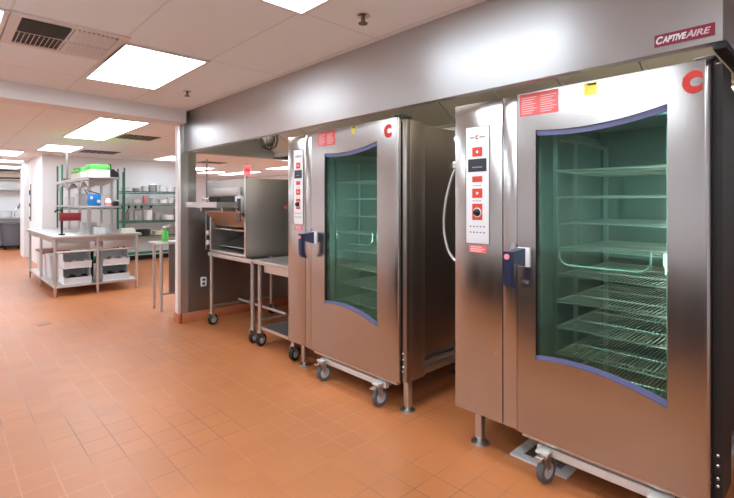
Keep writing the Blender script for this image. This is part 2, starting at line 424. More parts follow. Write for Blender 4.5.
# maker's plate on the hood face
sg = MB().box(-.531, -.337, HY0-.004, HY0-.0005, 2.005, 2.052).build('sign_plate', 'maroon', hood)
sg['label'] = 'maroon maker plate with white lettering'
def text_mesh(txt, size, mat, name, parent, loc, shear=0, width=None, offset=0, face='-Y', ext=.0006):
    cu = bpy.data.curves.new(name, 'FONT'); cu.body = txt; cu.size = size; cu.shear = shear; cu.offset = offset; cu.extrude = ext
    cu.align_x = 'LEFT'
    o = bpy.data.objects.new(name, cu); col.objects.link(o)
    dg = bpy.context.evaluated_depsgraph_get()
    me = bpy.data.meshes.new_from_object(o.evaluated_get(dg))
    bpy.data.objects.remove(o)
    xs = [v.co.x for v in me.vertices]
    wd = max(xs)-min(xs); k = (width/wd) if width else 1
    off = Vector((0, 0, 0)); p = parent
    while p is not None: off += p.location; p = p.parent
    for v in me.vertices:
        x, y, z = v.co
        v.co = Vector(((x-min(xs))*k, -z, y)) + Vector(loc) - off
    me.materials.clear(); me.materials.append(M[mat])
    ob = bpy.data.objects.new(name, me); col.objects.link(ob); ob.parent = parent
    return ob
# large first letters, small capitals after them
text_mesh('C', .038, 'white', 'lettering', sg, (-.525, HY0-.0048, 2.016), .3, .024, .0014)
text_mesh('APTIVE', .032, 'white', 'lettering', sg, (-.504, HY0-.0048, 2.017), .3, .080, .0014)
text_mesh('A', .038, 'sign_silver', 'lettering', sg, (-.428, HY0-.0048, 2.016), .3, .026, .0008)
text_mesh('IRE', .032, 'sign_silver', 'lettering', sg, (-.404, HY0-.0048, 2.017), .3, .055, .0008)
# vapour-proof hood lamp near the left oven
lamp = MB().lathe([(.03, 2.22), (.09, 2.19), (.09, 2.12), (.06, 2.11)], (-4.05, 2.45, 0), 18).build('caged_lamp', 'black', hood)
lamp['label'] = 'dark caged lamp hanging inside the hood'
MB().cyl((-4.05, 2.45, CEIL-.031), (-4.05, 2.45, 2.20), .022, 12).build('stem', 'steel_dark', lamp)
mb = MB()
for j in range(8):
    a = j*PI/4
    mb.tube([(-4.05+math.cos(a)*rr, 2.45+math.sin(a)*rr, zz) for rr, zz in ((.085, 2.12), (.092, 2.03), (.07, 1.96), (.01, 1.93))], .005, 6)
mb.build('cage', 'black', lamp)
MB().sphere((-4.05, 2.45, 2.05), .062, (1, 1, 1.4), 14).build('globe', 'vent_dark', lamp)

# ------------------------------------------------------------------ casters
def caster(parent, x, y, ztop, r=.05, wid=.03, ang=0, pedal=True, dark=False):
    """swivel caster standing on the floor; ang = heading of the wheel axis about Z"""
    mt = Matrix.Translation((x, y, 0)) @ Matrix.Rotation(ang, 4, 'Z')
    def T(p): return mt @ Vector(p)
    mb = MB()
    mb.cyl(T((0, 0, 2*r+.012)), T((0, 0, ztop)), .016, 12)
    mb.cyl(T((0, 0, 2*r+.008)), T((0, 0, 2*r+.02)), .028, 16)
    for sgn in (-1, 1):
        a, b = sorted((sgn*(wid/2+.002), sgn*(wid/2+.006)))
        mb.prism([(-.026, 2*r+.012), (.026, 2*r+.012), (.03, r), (.018+.014, r-.012), (.008+.014, r-.012), (-.004, r+.02)],
                 lambda p, q: T((a, p, q)), lambda p, q: T((b, p, q)))
    f = mb.build('caster', 'steel_matt', parent)
    cx = .018
    mb = MB()
    prof = [(r*.62, -wid/2), (r*.93, -wid/2), (r, -wid/2+.006), (r, wid/2-.006), (r*.93, wid/2), (r*.62, wid/2)]
    n = 28; rings = []
    for rr, h in prof:
        rings.append([mb.bm.verts.new(T((h, cx+rr*math.cos(2*PI*k/n), r+rr*math.sin(2*PI*k/n)))) for k in range(n)])
    for A, B in zip(rings, rings[1:]+rings[:1]):
        for k in range(n): mb.bm.faces.new((A[k], A[(k+1) % n], B[(k+1) % n], B[k]))
    mb.build('tyre', 'black' if dark else 'rubber', f)
    mb = MB()
    mb.cyl(T((-wid/2+.001, cx, r)), T((wid/2-.001, cx, r)), r*.62, 24)
    mb.cyl(T((-wid/2-.009, cx, r)), T((wid/2+.009, cx, r)), .009, 12)
    mb.build('hub', 'tyre', f)
    if pedal:
        mb = MB()
        mb.prism([(-.03, 2*r-.004), (-.06, 2*r+.004), (-.062, 2*r+.01), (-.02, 2*r+.02)], lambda p, q: T((-.02, p, q)), lambda p, q: T((.02, p, q)))
        mb.build('brake_pedal', 'chrome', f)
    return f

# ------------------------------------------------------------------ combi ovens
FY = 2.19
def lerp(a, b, u): return a+(b-a)*u
def oven(x0, xg, xs, x1, win, cp, label, mirror_hose, xside, marks):
    """x0 left edge, xg groove, xs panel/door split, x1 door right edge"""
    Z0, Z1 = .212, 1.95
    ov = thing('combi_oven', ((x0+x1)/2, 2.75, 0), label, 'oven', None)
    # cabinet: control column, right wall, rear wall, roof (open cavity, the trolley rolls in)
    cx0, cx1 = xs+.055, x1-.10
    mb = MB()
    mb.box(x0+.004, cx0, FY+.075, 3.28, Z0, Z1-.01, .003)
    mb.box(cx1, xside, FY+.075, FY+.225, Z0, Z1-.01, .003)
    mb.box(x1+.010, xside, FY+.036, FY+.0745, Z0, Z1-.01, .002)
    mb.box(cx1, xside-.035, FY+.225, 3.28, Z0+.10, Z1-.02, .003)
    mb.box(cx0, cx1, 3.18, 3.28, Z0, Z1-.01)
    mb.box(cx0, cx1, FY+.075, 3.18, Z1-.10, Z1-.01)
    cab = mb.build('cabinet', 'cabinet_steel', ov)
    mb = MB().box(cx1-.01, xside-.005, FY+.225, 3.28, Z0+.01, Z0+.075, .003)
    mb.box(xside-.03, xside-.012, FY+.24, 3.27, Z0+.075, Z0+.098)
    mb.build('side_ledge', 'steel_matt', ov)
    # front of the control column
    f1 = MB().box(x0, xg-.002, FY, FY+.072, Z0-.002, Z1, .006).build('control_column', 'steel', ov)
    MB().box(xg+.002, xs-.003, FY+.001, FY+.072, Z0-.002, Z1-.002, .003).build('trim_strip', 'steel', ov)
    # ---- door: four solid pieces round the window, right edge rounded back
    wx0, wx1, zt0, ztm, zt1, zb0, zbm, zb1 = win
    zd = Z0-.006; zt = Z1+.004
    nseg = 18
    def ztop(u): return (1-u)*(1-2*u)*zt0 + 4*u*(1-u)*ztm + u*(2*u-1)*zt1
    def zbot(u): return (1-u)*(1-2*u)*zb0 + 4*u*(1-u)*zbm + u*(2*u-1)*zb1
    top = [(lerp(wx0, wx1, i/nseg), ztop(i/nseg)) for i in range(nseg+1)]
    bot = [(lerp(wx0, wx1, i/nseg), zbot(i/nseg)) for i in range(nseg+1)]
    mb = MB()
    y0, y1 = FY, FY+.055
    # cross-section (Y,Z) of the door skin: slightly rolled top and bottom edges
    mb.prism_y([(xs, zd), (wx0, zd), (wx0, zt), (xs, zt)], y0, y1)
    R = .022
    prof = [(wx1, y0), (x1-R, y0)] + [(x1-R+R*math.sin(a), y0+R-R*math.cos(a)) for a in [PI/2*k/8 for k in range(1, 9)]] + [(x1, y1+.012), (x1-.02, y1+.012), (x1-.02, y1), (wx1, y1)]
    mb.prism_z(prof, zd, zt)
    mb.prism_y(top + [(wx1, zt), (wx0, zt)], y0, y1)
    mb.prism_y(bot[::-1] + [(wx0, zd), (wx1, zd)], y0, y1)
    door = mb.build('door', 'steel', ov)
    # glass with the printed blue bands
    mb = MB()
    mb.prism_y([(p[0], p[1]) for p in bot] + [(p[0], p[1]) for p in top[::-1]], y0+.018, y0+.024)
    gp = mb.build('window_pane', 'glass', door)
    bw = .026
    mb = MB().prism_y(top + [(p[0], p[1]-bw) for i, p in reversed(list(enumerate(top)))], y0+.010, y0+.0175)
    o = mb.build('window_band', 'violet', door); o['label'] = 'blue printed band along the top of the window'
    mb = MB().prism_y(bot + [(p[0], p[1]+bw*(.7+.3*i/nseg)) for i, p in reversed(list(enumerate(bot)))], y0+.010, y0+.0175)
    o = mb.build('window_band', 'violet', door); o['label'] = 'blue printed band along the bottom of the window'
    mb = MB().box(wx0, wx0+.006, y0+.010, y0+.0175, zb0+.02, zt0-.02)
    mb.build('window_gasket', 'black', door)
    # stickers on the door
    st = MB().box(marks[0], marks[1], y0-.0015, y0-.0003, Z1-.116, Z1-.004).build('sticker', 'pinkred', door)
    st['label'] = 'red notice sticker with rows of fine white print'
    mb = MB()
    for cxx in (marks[0]+.010, marks[0]+.010+(marks[1]-marks[0])*.5):
        for j in range(8):
            mb.box(cxx, cxx+.4*(marks[1]-marks[0])*(.7+.3*((j*37) % 5)/4), y0-.0021, y0-.0015, Z1-.104+j*.0112, Z1-.1015+j*.0112)
    mb.build('fine_print', 'label_white', st)
    yl = MB().box(marks[2], marks[3], y0-.0015, y0-.0003, Z1-.062, Z1-.004).build('sticker', 'yellow', door)
    yl['label'] = 'small yellow sticker'
    MB().box(lerp(marks[2], marks[3], .3), lerp(marks[2], marks[3], .95), y0-.0021, y0-.0015, Z1-.016, Z1-.009).build('fine_print', 'side_dark', yl)
    # red C emblem: a disc with an off-centre hole, cut straight on the right
    czm, Ro, Ri = Z1-.078, .046, .018; kx = .88; cxm = marks[4]-.031*kx
    a0 = math.acos(.031/Ro)
    outer = [(cxm+kx*Ro*math.cos(a), czm+Ro*math.sin(a)) for a in [a0+(2*PI-2*a0)*k/40 for k in range(41)]]
    a1 = .62
    hx = cxm+.007
    inner = [(hx+Ri*1.15*math.cos(a), czm+Ri*math.sin(a)) for a in [a1+(2*PI-2*a1)*k/30 for k in range(31)]]
    loop = outer + [(marks[4], czm-.008)] + inner[::-1] + [(marks[4], czm+.008)]
    em = MB().prism_y(loop, y0-.002, y0-.0003).build('emblem', 'red', door); em['label'] = 'red C shaped emblem'
    # handle: white striker, navy wedge block, hanging lever
    hx1 = xs+.070; hz = 1.115
    MB().box(xs+.004, hx1, y0-.012, y0-.0005, hz-.052, hz+.047, .003).build('handle_plate', 'label_white', door)
    MB().prism_y([(xs-.050, hz+.005), (xs-.004, hz-.03), (xs-.004, hz+.062), (xs-.018, hz+.072)], y0-.012, y0-.0005).build('striker', 'steel_matt', f1)
    h = MB()
    A = [(xs+.050, y0-.012, hz-.048), (xs+.050, y0-.012, hz+.044), (xs+.004, y0-.012, hz+.044), (xs+.004, y0-.012, hz-.048)]
    B = [(xs+.022, y0-.085, hz-.024), (xs+.022, y0-.085, hz+.030), (xs-.005, y0-.085, hz+.030), (xs-.005, y0-.085, hz-.024)]
    va = [h.bm.verts.new(p) for p in A]; vb = [h.bm.verts.new(p) for p in B]
    h.bm.faces.new(va); h.bm.faces.new(vb[::-1])
    for k in range(4): h.bm.faces.new((va[k], va[(k+1) % 4], vb[(k+1) % 4], vb[k]))
    hd = h.build('handle_block', 'navy', door)
    lx = xs+.008
    pts = []
    prof = [(y0-.118, hz+.032), (y0-.085, hz+.032), (y0-.085, hz-.10), (y0-.080, hz-.135), (y0-.064, hz-.150), (y0-.064, hz-.160), (y0-.092, hz-.155), (y0-.114, hz-.135), (y0-.118, hz-.09)]
    MB().prism_x(prof, lx-.020, lx+.020).build('handle_lever', 'navy', hd)
    ln = MB().cyl((lx, y0-.1245, hz+.006), (lx, y0-.118, hz+.006), .014, 16).build('handle_cap', 'pink', hd)
    # control panel: recessed white foil with red fields, display and knob
    px0, px1, pz0, pz1 = cp
    pan = MB().box(px0, px1, y0-.003, y0-.0004, pz0, pz1, .001).build('control_panel', 'label_white', ov)
    pan['label'] = 'white control panel foil with red fields'
    W = px1-px0; Hh = pz1-pz0; yc = y0-.003
    def Z(v): return pz1-v*Hh
    def X(u): return px0+u*W
    b = .004
    mb = MB().box(px0-b, px0, y0-.004, y0-.0004, pz0-b, pz1+b).box(px1, px1+b, y0-.004, y0-.0004, pz0-b, pz1+b).box(px0, px1, y0-.004, y0-.0004, pz1, pz1+b).box(px0, px1, y0-.004, y0-.0004, pz0-b, pz0)
    mb.build('rim', 'conduit', pan)
    mb = MB()
    for (v0, v1, u0, u1) in ((.175, .255, .28, .72), (.425, .475, .28, .72), (.53, .61, .28, .72), (.66, .80, .28, .72)):
        MB().box(X(u0), X(u1), yc-.0012, yc-.0001, Z(v1), Z(v0)).build('red_field', 'field_red', pan)
    for (u, v) in ((.5, .215), (.5, .57)):
        MB().cyl((X(u), yc-.0022, Z(v)), (X(u), yc-.0012, Z(v)), .0075, 16).build('indicator', 'white', pan)
    MB().box(X(.10), X(.90), yc-.003, yc-.0002, Z(.385), Z(.275)).build('display', 'display', pan)
    mb = MB()
    for j in range(4): mb.box(X(.10+j*.205), X(.285+j*.205), yc-.002, yc-.0002, Z(.425), Z(.39))
    mb.build('key', 'white', pan)
    MB().box(X(.28), X(.72), yc-.0036, yc-.003, Z(.352), Z(.342)).build('display_text', 'grey_text', pan)
    # logo row: two grey words with a red C between them, then fine print rows
    mb = MB()
    for (u0, u1) in ((.18, .38), (.60, .84)):
        n = 5
        for j in range(n):
            uu = lerp(u0, u1, j/n); mb.box(X(uu), X(uu+(u1-u0)/n*.7), yc-.0012, yc-.0001, Z(.098), Z(.084))
    for rr in (.855, .905):
        for j in range(5): mb.box(X(.16+j*.15), X(.24+j*.15), yc-.0012, yc-.0001, Z(rr+.006), Z(rr-.004))
    for rr in (.505, .635):
        for j in range(3): mb.box(X(.3+j*.14), X(.39+j*.14), yc-.0012, yc-.0001, Z(rr+.004), Z(rr-.003))
    mb.build('fine_print', 'grey_text', pan)
    MB().prism_y([(X(.49)+.011*math.cos(a), Z(.09)+.012*math.sin(a)) for a in [.6+(2*PI-1.2)*k/20 for k in range(21)]] + [(X(.49)+.005*math.cos(a), Z(.09)+.005*math.sin(a)) for a in [2*PI-.6-(2*PI-1.2)*k/12 for k in range(13)]], yc-.0014, yc-.0001).build('logo', 'red', pan)
    MB().lathe([(.021, 0), (.021, .006), (.016, .008), (.014, .024), (.011, .026)], (X(.5), yc, Z(.735)), 24, 'Y').build('knob', 'black', pan)
    MB().lathe([(.027, 0), (.027, .0014), (.025, .0016)], (X(.5), yc-.0005, Z(.735)), 24, 'Y').build('dial_ring', 'white', pan)
    rs = MB().box(X(.12), X(.88), y0-.0016, y0-.0003, pz0-.052, pz0-.010).build('sticker', 'pinkred', f1)
    rs['label'] = 'small red sticker below the control panel'
    mb = MB()
    for j in range(3): mb.box(X(.2), X(.2)+W*(.5+.1*(j % 2)), y0-.0021, y0-.0016, pz0-.044+j*.011, pz0-.041+j*.011)
    mb.build('fine_print', 'label_white', rs)
    # door hinge cap, hinge bolts in the gap, drip gutter
    MB().box(x1-.06, x1+.01, FY+.03, FY+.13, zt+.001, zt+.022, .006).build('hinge_cap', 'black', ov)
    MB().box(x1-.052, x1+.008, FY+.068, FY+.0745, Z0, Z1-.01).build('door_seal', 'black', ov)
    mb = MB()
    for zz in (.36, .40, .31, .28): mb.sphere((x1+.018, FY+.034, zz), .008, (1, 1, 1), 8)
    mb.build('bolt', 'chrome', ov)
    MB().box(xs+.02, x1-.02, FY+.012, FY+.05, Z0-.026, Z0-.010, .002).build('drip_gutter', 'steel_matt', ov)
    # cavity liner on the left: fan guard, and lamp-free rear
    MB().box(cx0, cx0+.012, FY+.12, 3.16, .40, 1.80, .003).build('air_baffle', 'cavity', ov)
    MB().box(cx1-.03, cx1-.001, FY+.09, FY+.11, .7, 1.6, .002).build('added_cavity_fill', 'cavity_fill', ov)  # added glowing strip, hidden behind the right jamb, lights up the racks
    # four legs with flanged feet
    for (lx_, ly_) in ((x0+.105, FY+.10), (x0+.105, 3.15), (xside-.045, FY+.10), (xside-.06, 3.15)):
        lg = MB().box(lx_-.021, lx_+.021, ly_-.021, ly_+.021, .03, Z0+.001 if ly_ < 3 or lx_ < x1-.3 else Z0+.012, .002).build('leg', 'steel_matt', ov)
        MB().lathe([(.052, 0.0), (.052, .006), (.03, .010), (.016, .014), (.016, .031)], (lx_, ly_, 0), 22).build('foot_flange', 'steel_matt', lg)
    if mirror_hose:
        mb = MB()
        P0 = [(x0-.075, 2.33, 1.615), (x0-.115, 2.33, 1.57), (x0-.165, 2.33, 1.42), (x0-.185, 2.33, 1.26), (x0-.168, 2.33, 1.14), (x0-.12, 2.33, 1.05), (x0-.004, 2.33, .98)]
        pts = []
        for i in range(len(P0)-1):     # catmull-rom
            p = [Vector(P0[max(0, min(len(P0)-1, i+d))]) for d in (-1, 0, 1, 2)]
            for u in (0, .25, .5, .75):
                pts.append(.5*((2*p[1])+(p[2]-p[0])*u+(2*p[0]-5*p[1]+4*p[2]-p[3])*u*u+(-p[0]+3*p[1]-3*p[2]+p[3])*u**3))
        pts.append(Vector(P0[-1]))
        hs = mb.tube(pts, .009, 10).build('spray_hose', 'galv', ov); hs['label'] = 'pale braided spray hose hanging in a loop'
        MB().box(x0-.105, x0+.003, 2.31, 2.35, 1.60, 1.645, .004).build('hose_fitting', 'chrome', ov)
        MB().box(x0-.10, x0+.003, 2.315, 2.345, 1.765, 1.80, .004).build('hose_bracket', 'chrome', ov)
    return ov, cx0, cx1

# (wx0,wx1, top left/mid/right, bottom left/mid/right)
ovR, rcx0, rcx1 = oven(-1.576, -1.268, -1.184, -.372, (-1.085, -.516, 1.758, 1.752, 1.800, .602, .606, .540), (-1.497, -1.350, 1.165, 1.815),
     'nearer of the two tall steel combi ovens, with a big window, at the right', True, -.345, (-1.169, -.969, -.848, -.792, -.397))
ovL, lcx0, lcx1 = oven(-3.312, -3.055, -2.975, -2.03, (-2.806, -2.222, 1.776, 1.770, 1.815, .610, .612, .540), (-3.222, -3.090, 1.215, 1.835),
     'farther tall steel combi oven, in the middle of the photo, left of the bigger one', False, -1.985, (-2.888, -2.676, -2.487, -2.445, -2.086))
# sides of the right oven next to the frame edge get dark plates standing in for shade on steel
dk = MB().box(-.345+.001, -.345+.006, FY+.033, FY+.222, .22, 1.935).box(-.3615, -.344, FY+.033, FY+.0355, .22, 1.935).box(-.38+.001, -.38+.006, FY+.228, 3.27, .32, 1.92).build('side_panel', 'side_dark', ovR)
dk['label'] = 'side plate coloured dark to stand for shade'
dk2 = MB().box(-.371, -.362, FY+.036, FY+.066, .21, 1.95).build('door_edge', 'side_dark', ovR)  # steel door edge, coloured dark as if in shade

# ------------------------------------------------------------------ roll-in rack trolleys
def trolley(cx0, cx1, label, shelves):
    xm = (cx0+cx1)/2
    tr = thing('rack_trolley', (xm, 2.7, 0), label, 'trolley')
    a, b = cx0+.06, cx1-.05
    mb = MB()
    mb.box(a-.02, b+.02, FY+.022, FY+.055, .128, .168, .003)
    for xx in (a+.03, b-.03): mb.box(xx-.03, xx+.03, FY-.035, FY+.03, .152, .166, .002)
    mb.box(a, a+.03, FY+.055, 3.12, .132, .165).box(b-.03, b, FY+.055, 3.12, .132, .165).box(a, b, 3.09, 3.12, .132, .165)
    mb.build('base_frame', 'rail', tr)
    MB().box(a-.01, b+.01, FY+.09, 3.12, .275, .287).build('floor_plate', 'cavity', tr)
    mb = MB()
    for xx in (a+.015, b-.015):
        for yy in (FY+.17, 3.06): mb.box(xx-.011, xx+.011, yy-.011, yy+.011, .165, .276)
    mb.build('pedestal', 'steel_matt', tr)
    mb = MB()
    for xx in (a+.02, b-.02):
        for yy in (FY+.15, 2.60, 3.05):
            mb.box(xx-.011, xx+.011, yy-.011, yy+.011, .285, 1.74)
        mb.box(xx-.010, xx+.010, FY+.15, 3.05, 1.72, 1.74)
    mb.build('upright', 'steel_matt', tr)
    mb = MB()     # push bar with rounded lower corners
    y = FY+.125
    R = .05; zlo, zhi = 1.075, 1.17; xa, xb = a+.05, a+.46
    arc = [(xa, y, zhi)] + [(xa+R-R*math.cos(t_), y, zlo+R-R*math.sin(t_)) for t_ in [PI/2*k/6 for k in range(7)]] + [(xb-R+R*math.sin(t_), y, zlo+R-R*math.cos(t_)) for t_ in [PI/2*k/6 for k in range(7)]] + [(xb, y, zhi)]
    mb.tube(arc, .005, 8).build('push_bar', 'green_steel', tr)
    MB().tube([(p[0]+xb-xa+.05 if p[0] < (xa+xb)/2 else b-.03, p[1], p[2]) for p in arc], .005, 8).build('push_bar', 'green_steel', tr)
    first = None
    for z in shelves:
        if first is None:
            mb = MB()
            sx0, sx1, sy0, sy1 = a+.035, b-.035, FY+.14, 3.04
            mb.tube([(sx0, sy0, z), (sx1, sy0, z), (sx1, sy1, z), (sx0, sy1, z)], .0065, 8, True)
            for k in range(1, 26):
                xx = lerp(sx0, sx1, k/26); mb.tube([(xx, sy0, z+.004), (xx, sy1, z+.004)], .0024, 5)
            for yy in (2.55, 2.80): mb.tube([(sx0, yy, z), (sx1, yy, z)], .0045, 6)
            first = mb.build('wire_shelf', 'wire', tr); zf = z
        else:
            c = first.copy(); col.objects.link(c); c.location.z += z-zf
    for (xx, yy, an) in ((a+.03, FY-.005, -.12), (b-.03, FY-.005, -.05), (a+.03, 3.05, -.3), (b-.03, 3.05, .2)):
        caster(tr, xx, yy, .158 if yy < 2.5 else .135, .063 if yy < 2.5 else .054, .034, an, yy < 2.5)
    return tr
M['green_steel'] = pbr('rail_steel', (190, 214, 204), .3, 1, .03)
M['wire'] = pbr('shelf_wire', (236, 236, 232), .28, .85, .02)
SH = [1.555-.134*k for k in range(9)]
trolley(rcx0, rcx1, 'rack trolley of wire shelves rolled inside the nearer oven at the right', SH)
trolley(lcx0, lcx1, 'rack trolley rolled inside the farther oven in the middle', SH)

# floor sink under the right oven
t = thing('floor_sink', (-1.13, 2.45, 0), 'square metal floor drain with a white frame under the right oven', 'drain')
mb = MB(); x0, x1, y0, y1 = -1.285, -.975, 2.295, 2.605; f = .05
mb.box(x0, x1, y0, y0+f, .0005, .012).box(x0, x1, y1-f, y1, .0005, .012).box(x0, x0+f, y0+f, y1-f, .0005, .012).box(x1-f, x1, y0+f, y1-f, .0005, .012)
mb.build('frame', 'white', t)
mb = MB().box(x0+f, x1-f, y0+f, y1-f, .0005, .003)
for k in range(9):
    yy = y0+f+.012+k*.0235; mb.box(x0+f+.09, x1-f, yy-.006, yy+.006, .003, .009)
mb.build('grate', 'steel_dark', t)
# small cleanout cover in the aisle
solo(MB().box(-6.42, -6.29, .82, .95, .0005, .004, .001), 'floor_cleanout', 'cleanout', 'small square metal cover set in the orange tile floor at the left', 'drain')

# ------------------------------------------------------------------ conveyor broiler and its stand
br = thing('conveyor_broiler', (-4.65, 2.7, .82), 'steel conveyor broiler with a loading tray, on a wheeled stand beside the left oven', 'broiler')
bx0, bx1, by0, by1, bz0, bz1 = -5.13, -4.16, 2.26, 3.20, .838, 1.642
mb = MB()
mb.box(bx1-.012, bx1, by0, by1, bz0, bz1, .002)           # right wall
mb.box(bx0+.14, bx0+.152, by0+.01, by1, bz0, 1.28)         # left wall of the lower bay
mb.box(bx0, bx1-.012, by1-.02, by1, bz0, bz1)
mb.box(bx0, bx1-.012, by0+.02, by1-.02, bz1-.18, bz1, .003)  # top housing
mb.box(bx0, bx1-.012, by0+.05, by1-.02, 1.44, bz1-.18)
mb.box(bx0+.14, bx1-.012, by0, by1-.02, bz0, bz0+.03)
mb.box(bx0, bx1-.012, by0+.10, by1-.02, 1.30, 1.40)
mb.build('body', 'steel_dark', br)
MB().box(bx1-.030, bx1+.006, by0-.014, by0, bz0+.001, bz1+.03, .002).build('corner_post', 'steel_matt', br)
MB().box(bx0+.135, bx0+.165, by0-.012, by0, bz0, 1.29, .002).box(bx0+.165, bx1-.03, by0-.012, by0, bz0, bz0+.028, .002).build('bay_frame', 'steel_matt', br)
MB().box(bx0+.08, bx1-.14, by0-.006, by0+.019, 1.475, 1.555, .003).build('fascia', 'steel_matt', br)
MB().box(bx0+.05, bx1-.05, by0+.02, by0+.049, 1.40, 1.46).box((bx0+bx1)/2-.2, (bx0+bx1)/2-.19, by0+.01, by0+.02, 1.40, 1.46).build('infeed_slot', 'black', br)
# sloping heat guard over the lower bay
mb = MB().prism_x([(by0-.06, 1.305), (by0-.06, 1.295), (by0+.06, 1.135), (by0+.06, 1.15)], bx0+.13, bx1-.03)
mb.build('heat_guard', 'orange_slope', br)
# tray
mb = MB(); tx0, tx1, ty0, ty1 = -5.02, -4.25, 1.985, 2.235
mb.box(tx0, tx1, ty0, ty1, 1.345, 1.353).box(tx0, tx1, ty0, ty0+.008, 1.353, 1.40).box(tx1-.008, tx1, ty0+.008, ty1, 1.353, 1.40).box(tx0, tx0+.008, ty0+.008, ty1, 1.353, 1.40)
mb.build('loading_tray', 'steel_matt', br)
MB().box(-4.90, -4.86, 2.1, 2.36, 1.30, 1.344).box(-4.40, -4.36, 2.1, 2.36, 1.30, 1.344).build('tray_bracket', 'steel_dark', br)
# control box at the right of the slot
cb = MB().box(bx1-.155, bx1-.035, by0-.05, by0-.001, 1.285, 1.46, .004).build('control_box', 'steel_matt', br)
MB().box(bx1-.095, bx1-.032, by0-.057, by0-.05, 1.20, 1.435).build('control_face', 'display', cb)
MB().cyl((bx1-.065, by0-.085, 1.35), (bx1-.065, by0-.057, 1.35), .016, 14).build('knob', 'chrome', cb)
MB().tube([(bx1-.13, by0-.03, 1.46), (bx1-.13, by0-.03, 1.50), (bx1-.11, by0-.03, 1.515), (bx1-.09, by0-.03, 1.50), (bx1-.09, by0-.03, 1.46)], .009, 8).build('guard_loop', 'steel_matt', cb)
# black switch column at the left
sw = MB().box(bx0+.03, bx0+.134, by0, by0+.30, bz0+.02, 1.30, .004).build('switch_column', 'black', br)
MB().box(bx0+.006, bx0+.03, by0-.004, by1-.02, bz0+.01, 1.30).build('column_edge', 'steel_matt', sw)
for zz in (.94, 1.05): MB().cyl((bx0+.09, by0-.022, zz), (bx0+.09, by0-.0005, zz), .028, 16).build('knob', 'white', sw)
# inside the bay: discharge chute and rack
MB().prism_x([(by0+.10, .90), (by0+.10, .91), (by0+.60, 1.07), (by0+.60, 1.06)], bx0+.17, bx1-.03).build('discharge_chute', 'steel_matt', br)
mb = MB()
for k in range(6): mb.tube([(bx0+.22+k*.11, by0+.05, 1.10), (bx0+.22+k*.11, by0+.55, 1.06)], .006, 6)
mb.tube([(bx0+.18, by0+.05, 1.10), (bx1-.04, by0+.05, 1.10)], .010, 8)
mb.build('conveyor_rack', 'chrome', br)
mb = MB()
mb.prism_x([(2.72+.016*math.cos(a), 1.345+.02*math.sin(a)) for a in [2*PI*k/14 for k in range(14)]], bx1+.0005, bx1+.002)
mb.build('emblem', 'pinkred', br)
MB().box(bx1+.0005, bx1+.0018, 2.745, 2.90, 1.338, 1.350).build('fine_print', 'pinkred', br)

st = thing('equipment_stand', (-4.55, 2.7, 0), 'steel pipe stand on casters carrying the conveyor broiler', 'stand')
sx0, sx1, sy0, sy1 = -4.99, -4.06, 2.27, 3.05
mb = MB().box(sx0-.03, sx1+.03, sy0-.03, sy0, .79, .832, .002).box(sx0-.03, sx1+.03, sy1, sy1+.03, .79, .832, .002).box(sx0-.03, sx0, sy0, sy1, .79, .832).box(sx1, sx1+.03, sy0, sy1, .79, .832)
mb.build('top_frame', 'steel_matt', st)
for (x, y) in ((sx0, sy0), (sx1, sy0), (sx0, sy1), (sx1, sy1)):
    MB().cyl((x, y, .143), (x, y, .79), .020, 16).build('leg', 'steel_matt', st)
    caster(st, x, y, .145, .062, .036, .25 if x < -4.5 else .35, False, True)
mb = MB()
for x in (sx0, sx1): mb.cyl((x, sy0+.02, .215), (x, sy1-.02, .215), .013, 12)
mb.cyl((sx0-.02, 2.62, .243), (sx1+.07, 2.62, .243), .016, 14)
mb.build('stretcher', 'steel_matt', st)

# narrow steel cart between stand and oven
ct = thing('work_cart', (-3.62, 2.7, 0), 'narrow steel cart on black casters with an undershelf, against the left oven', 'cart')
cx0_, cx1_, cy0_, cy1_ = -3.93, -3.36, 2.275, 3.0
mb = MB().box(cx0_-.075, cx1_+.03, cy0_-.04, cy1_+.03, .800, .836, .003).box(cx0_+.04, cx1_, cy0_+.02, cy0_+.04, .72, .80)
mb.build('top', 'steel_matt', ct)
MB().box(cx0_-.0, cx1_, cy0_, cy1_, .165, .195, .003).build('undershelf', 'steel_matt', ct)
for (x, y) in ((cx0_, cy0_), (cx1_, cy0_), (cx0_, cy1_), (cx1_, cy1_)):
    MB().cyl((x, y, .143), (x, y, .80), .019, 16).build('leg', 'steel_matt', ct)
    caster(ct, x, y, .145, .062, .036, .3, False, True)

# outlet on the wing wall
t = thing('wall_outlet', (-5.29, 2.31, .40), 'small white power outlet on the steel wing wall', 'outlet')
MB().box(-5.2995, -5.295, 2.275, 2.345, .395, .505, .001).build('cover_plate', 'white', t)
mb = MB()
for z in (.427, .473): mb.box(-5.295, -5.2935, 2.293, 2.327, z-.014, z+.014, .0005)
mb.build('socket', 'vent_dark', t)

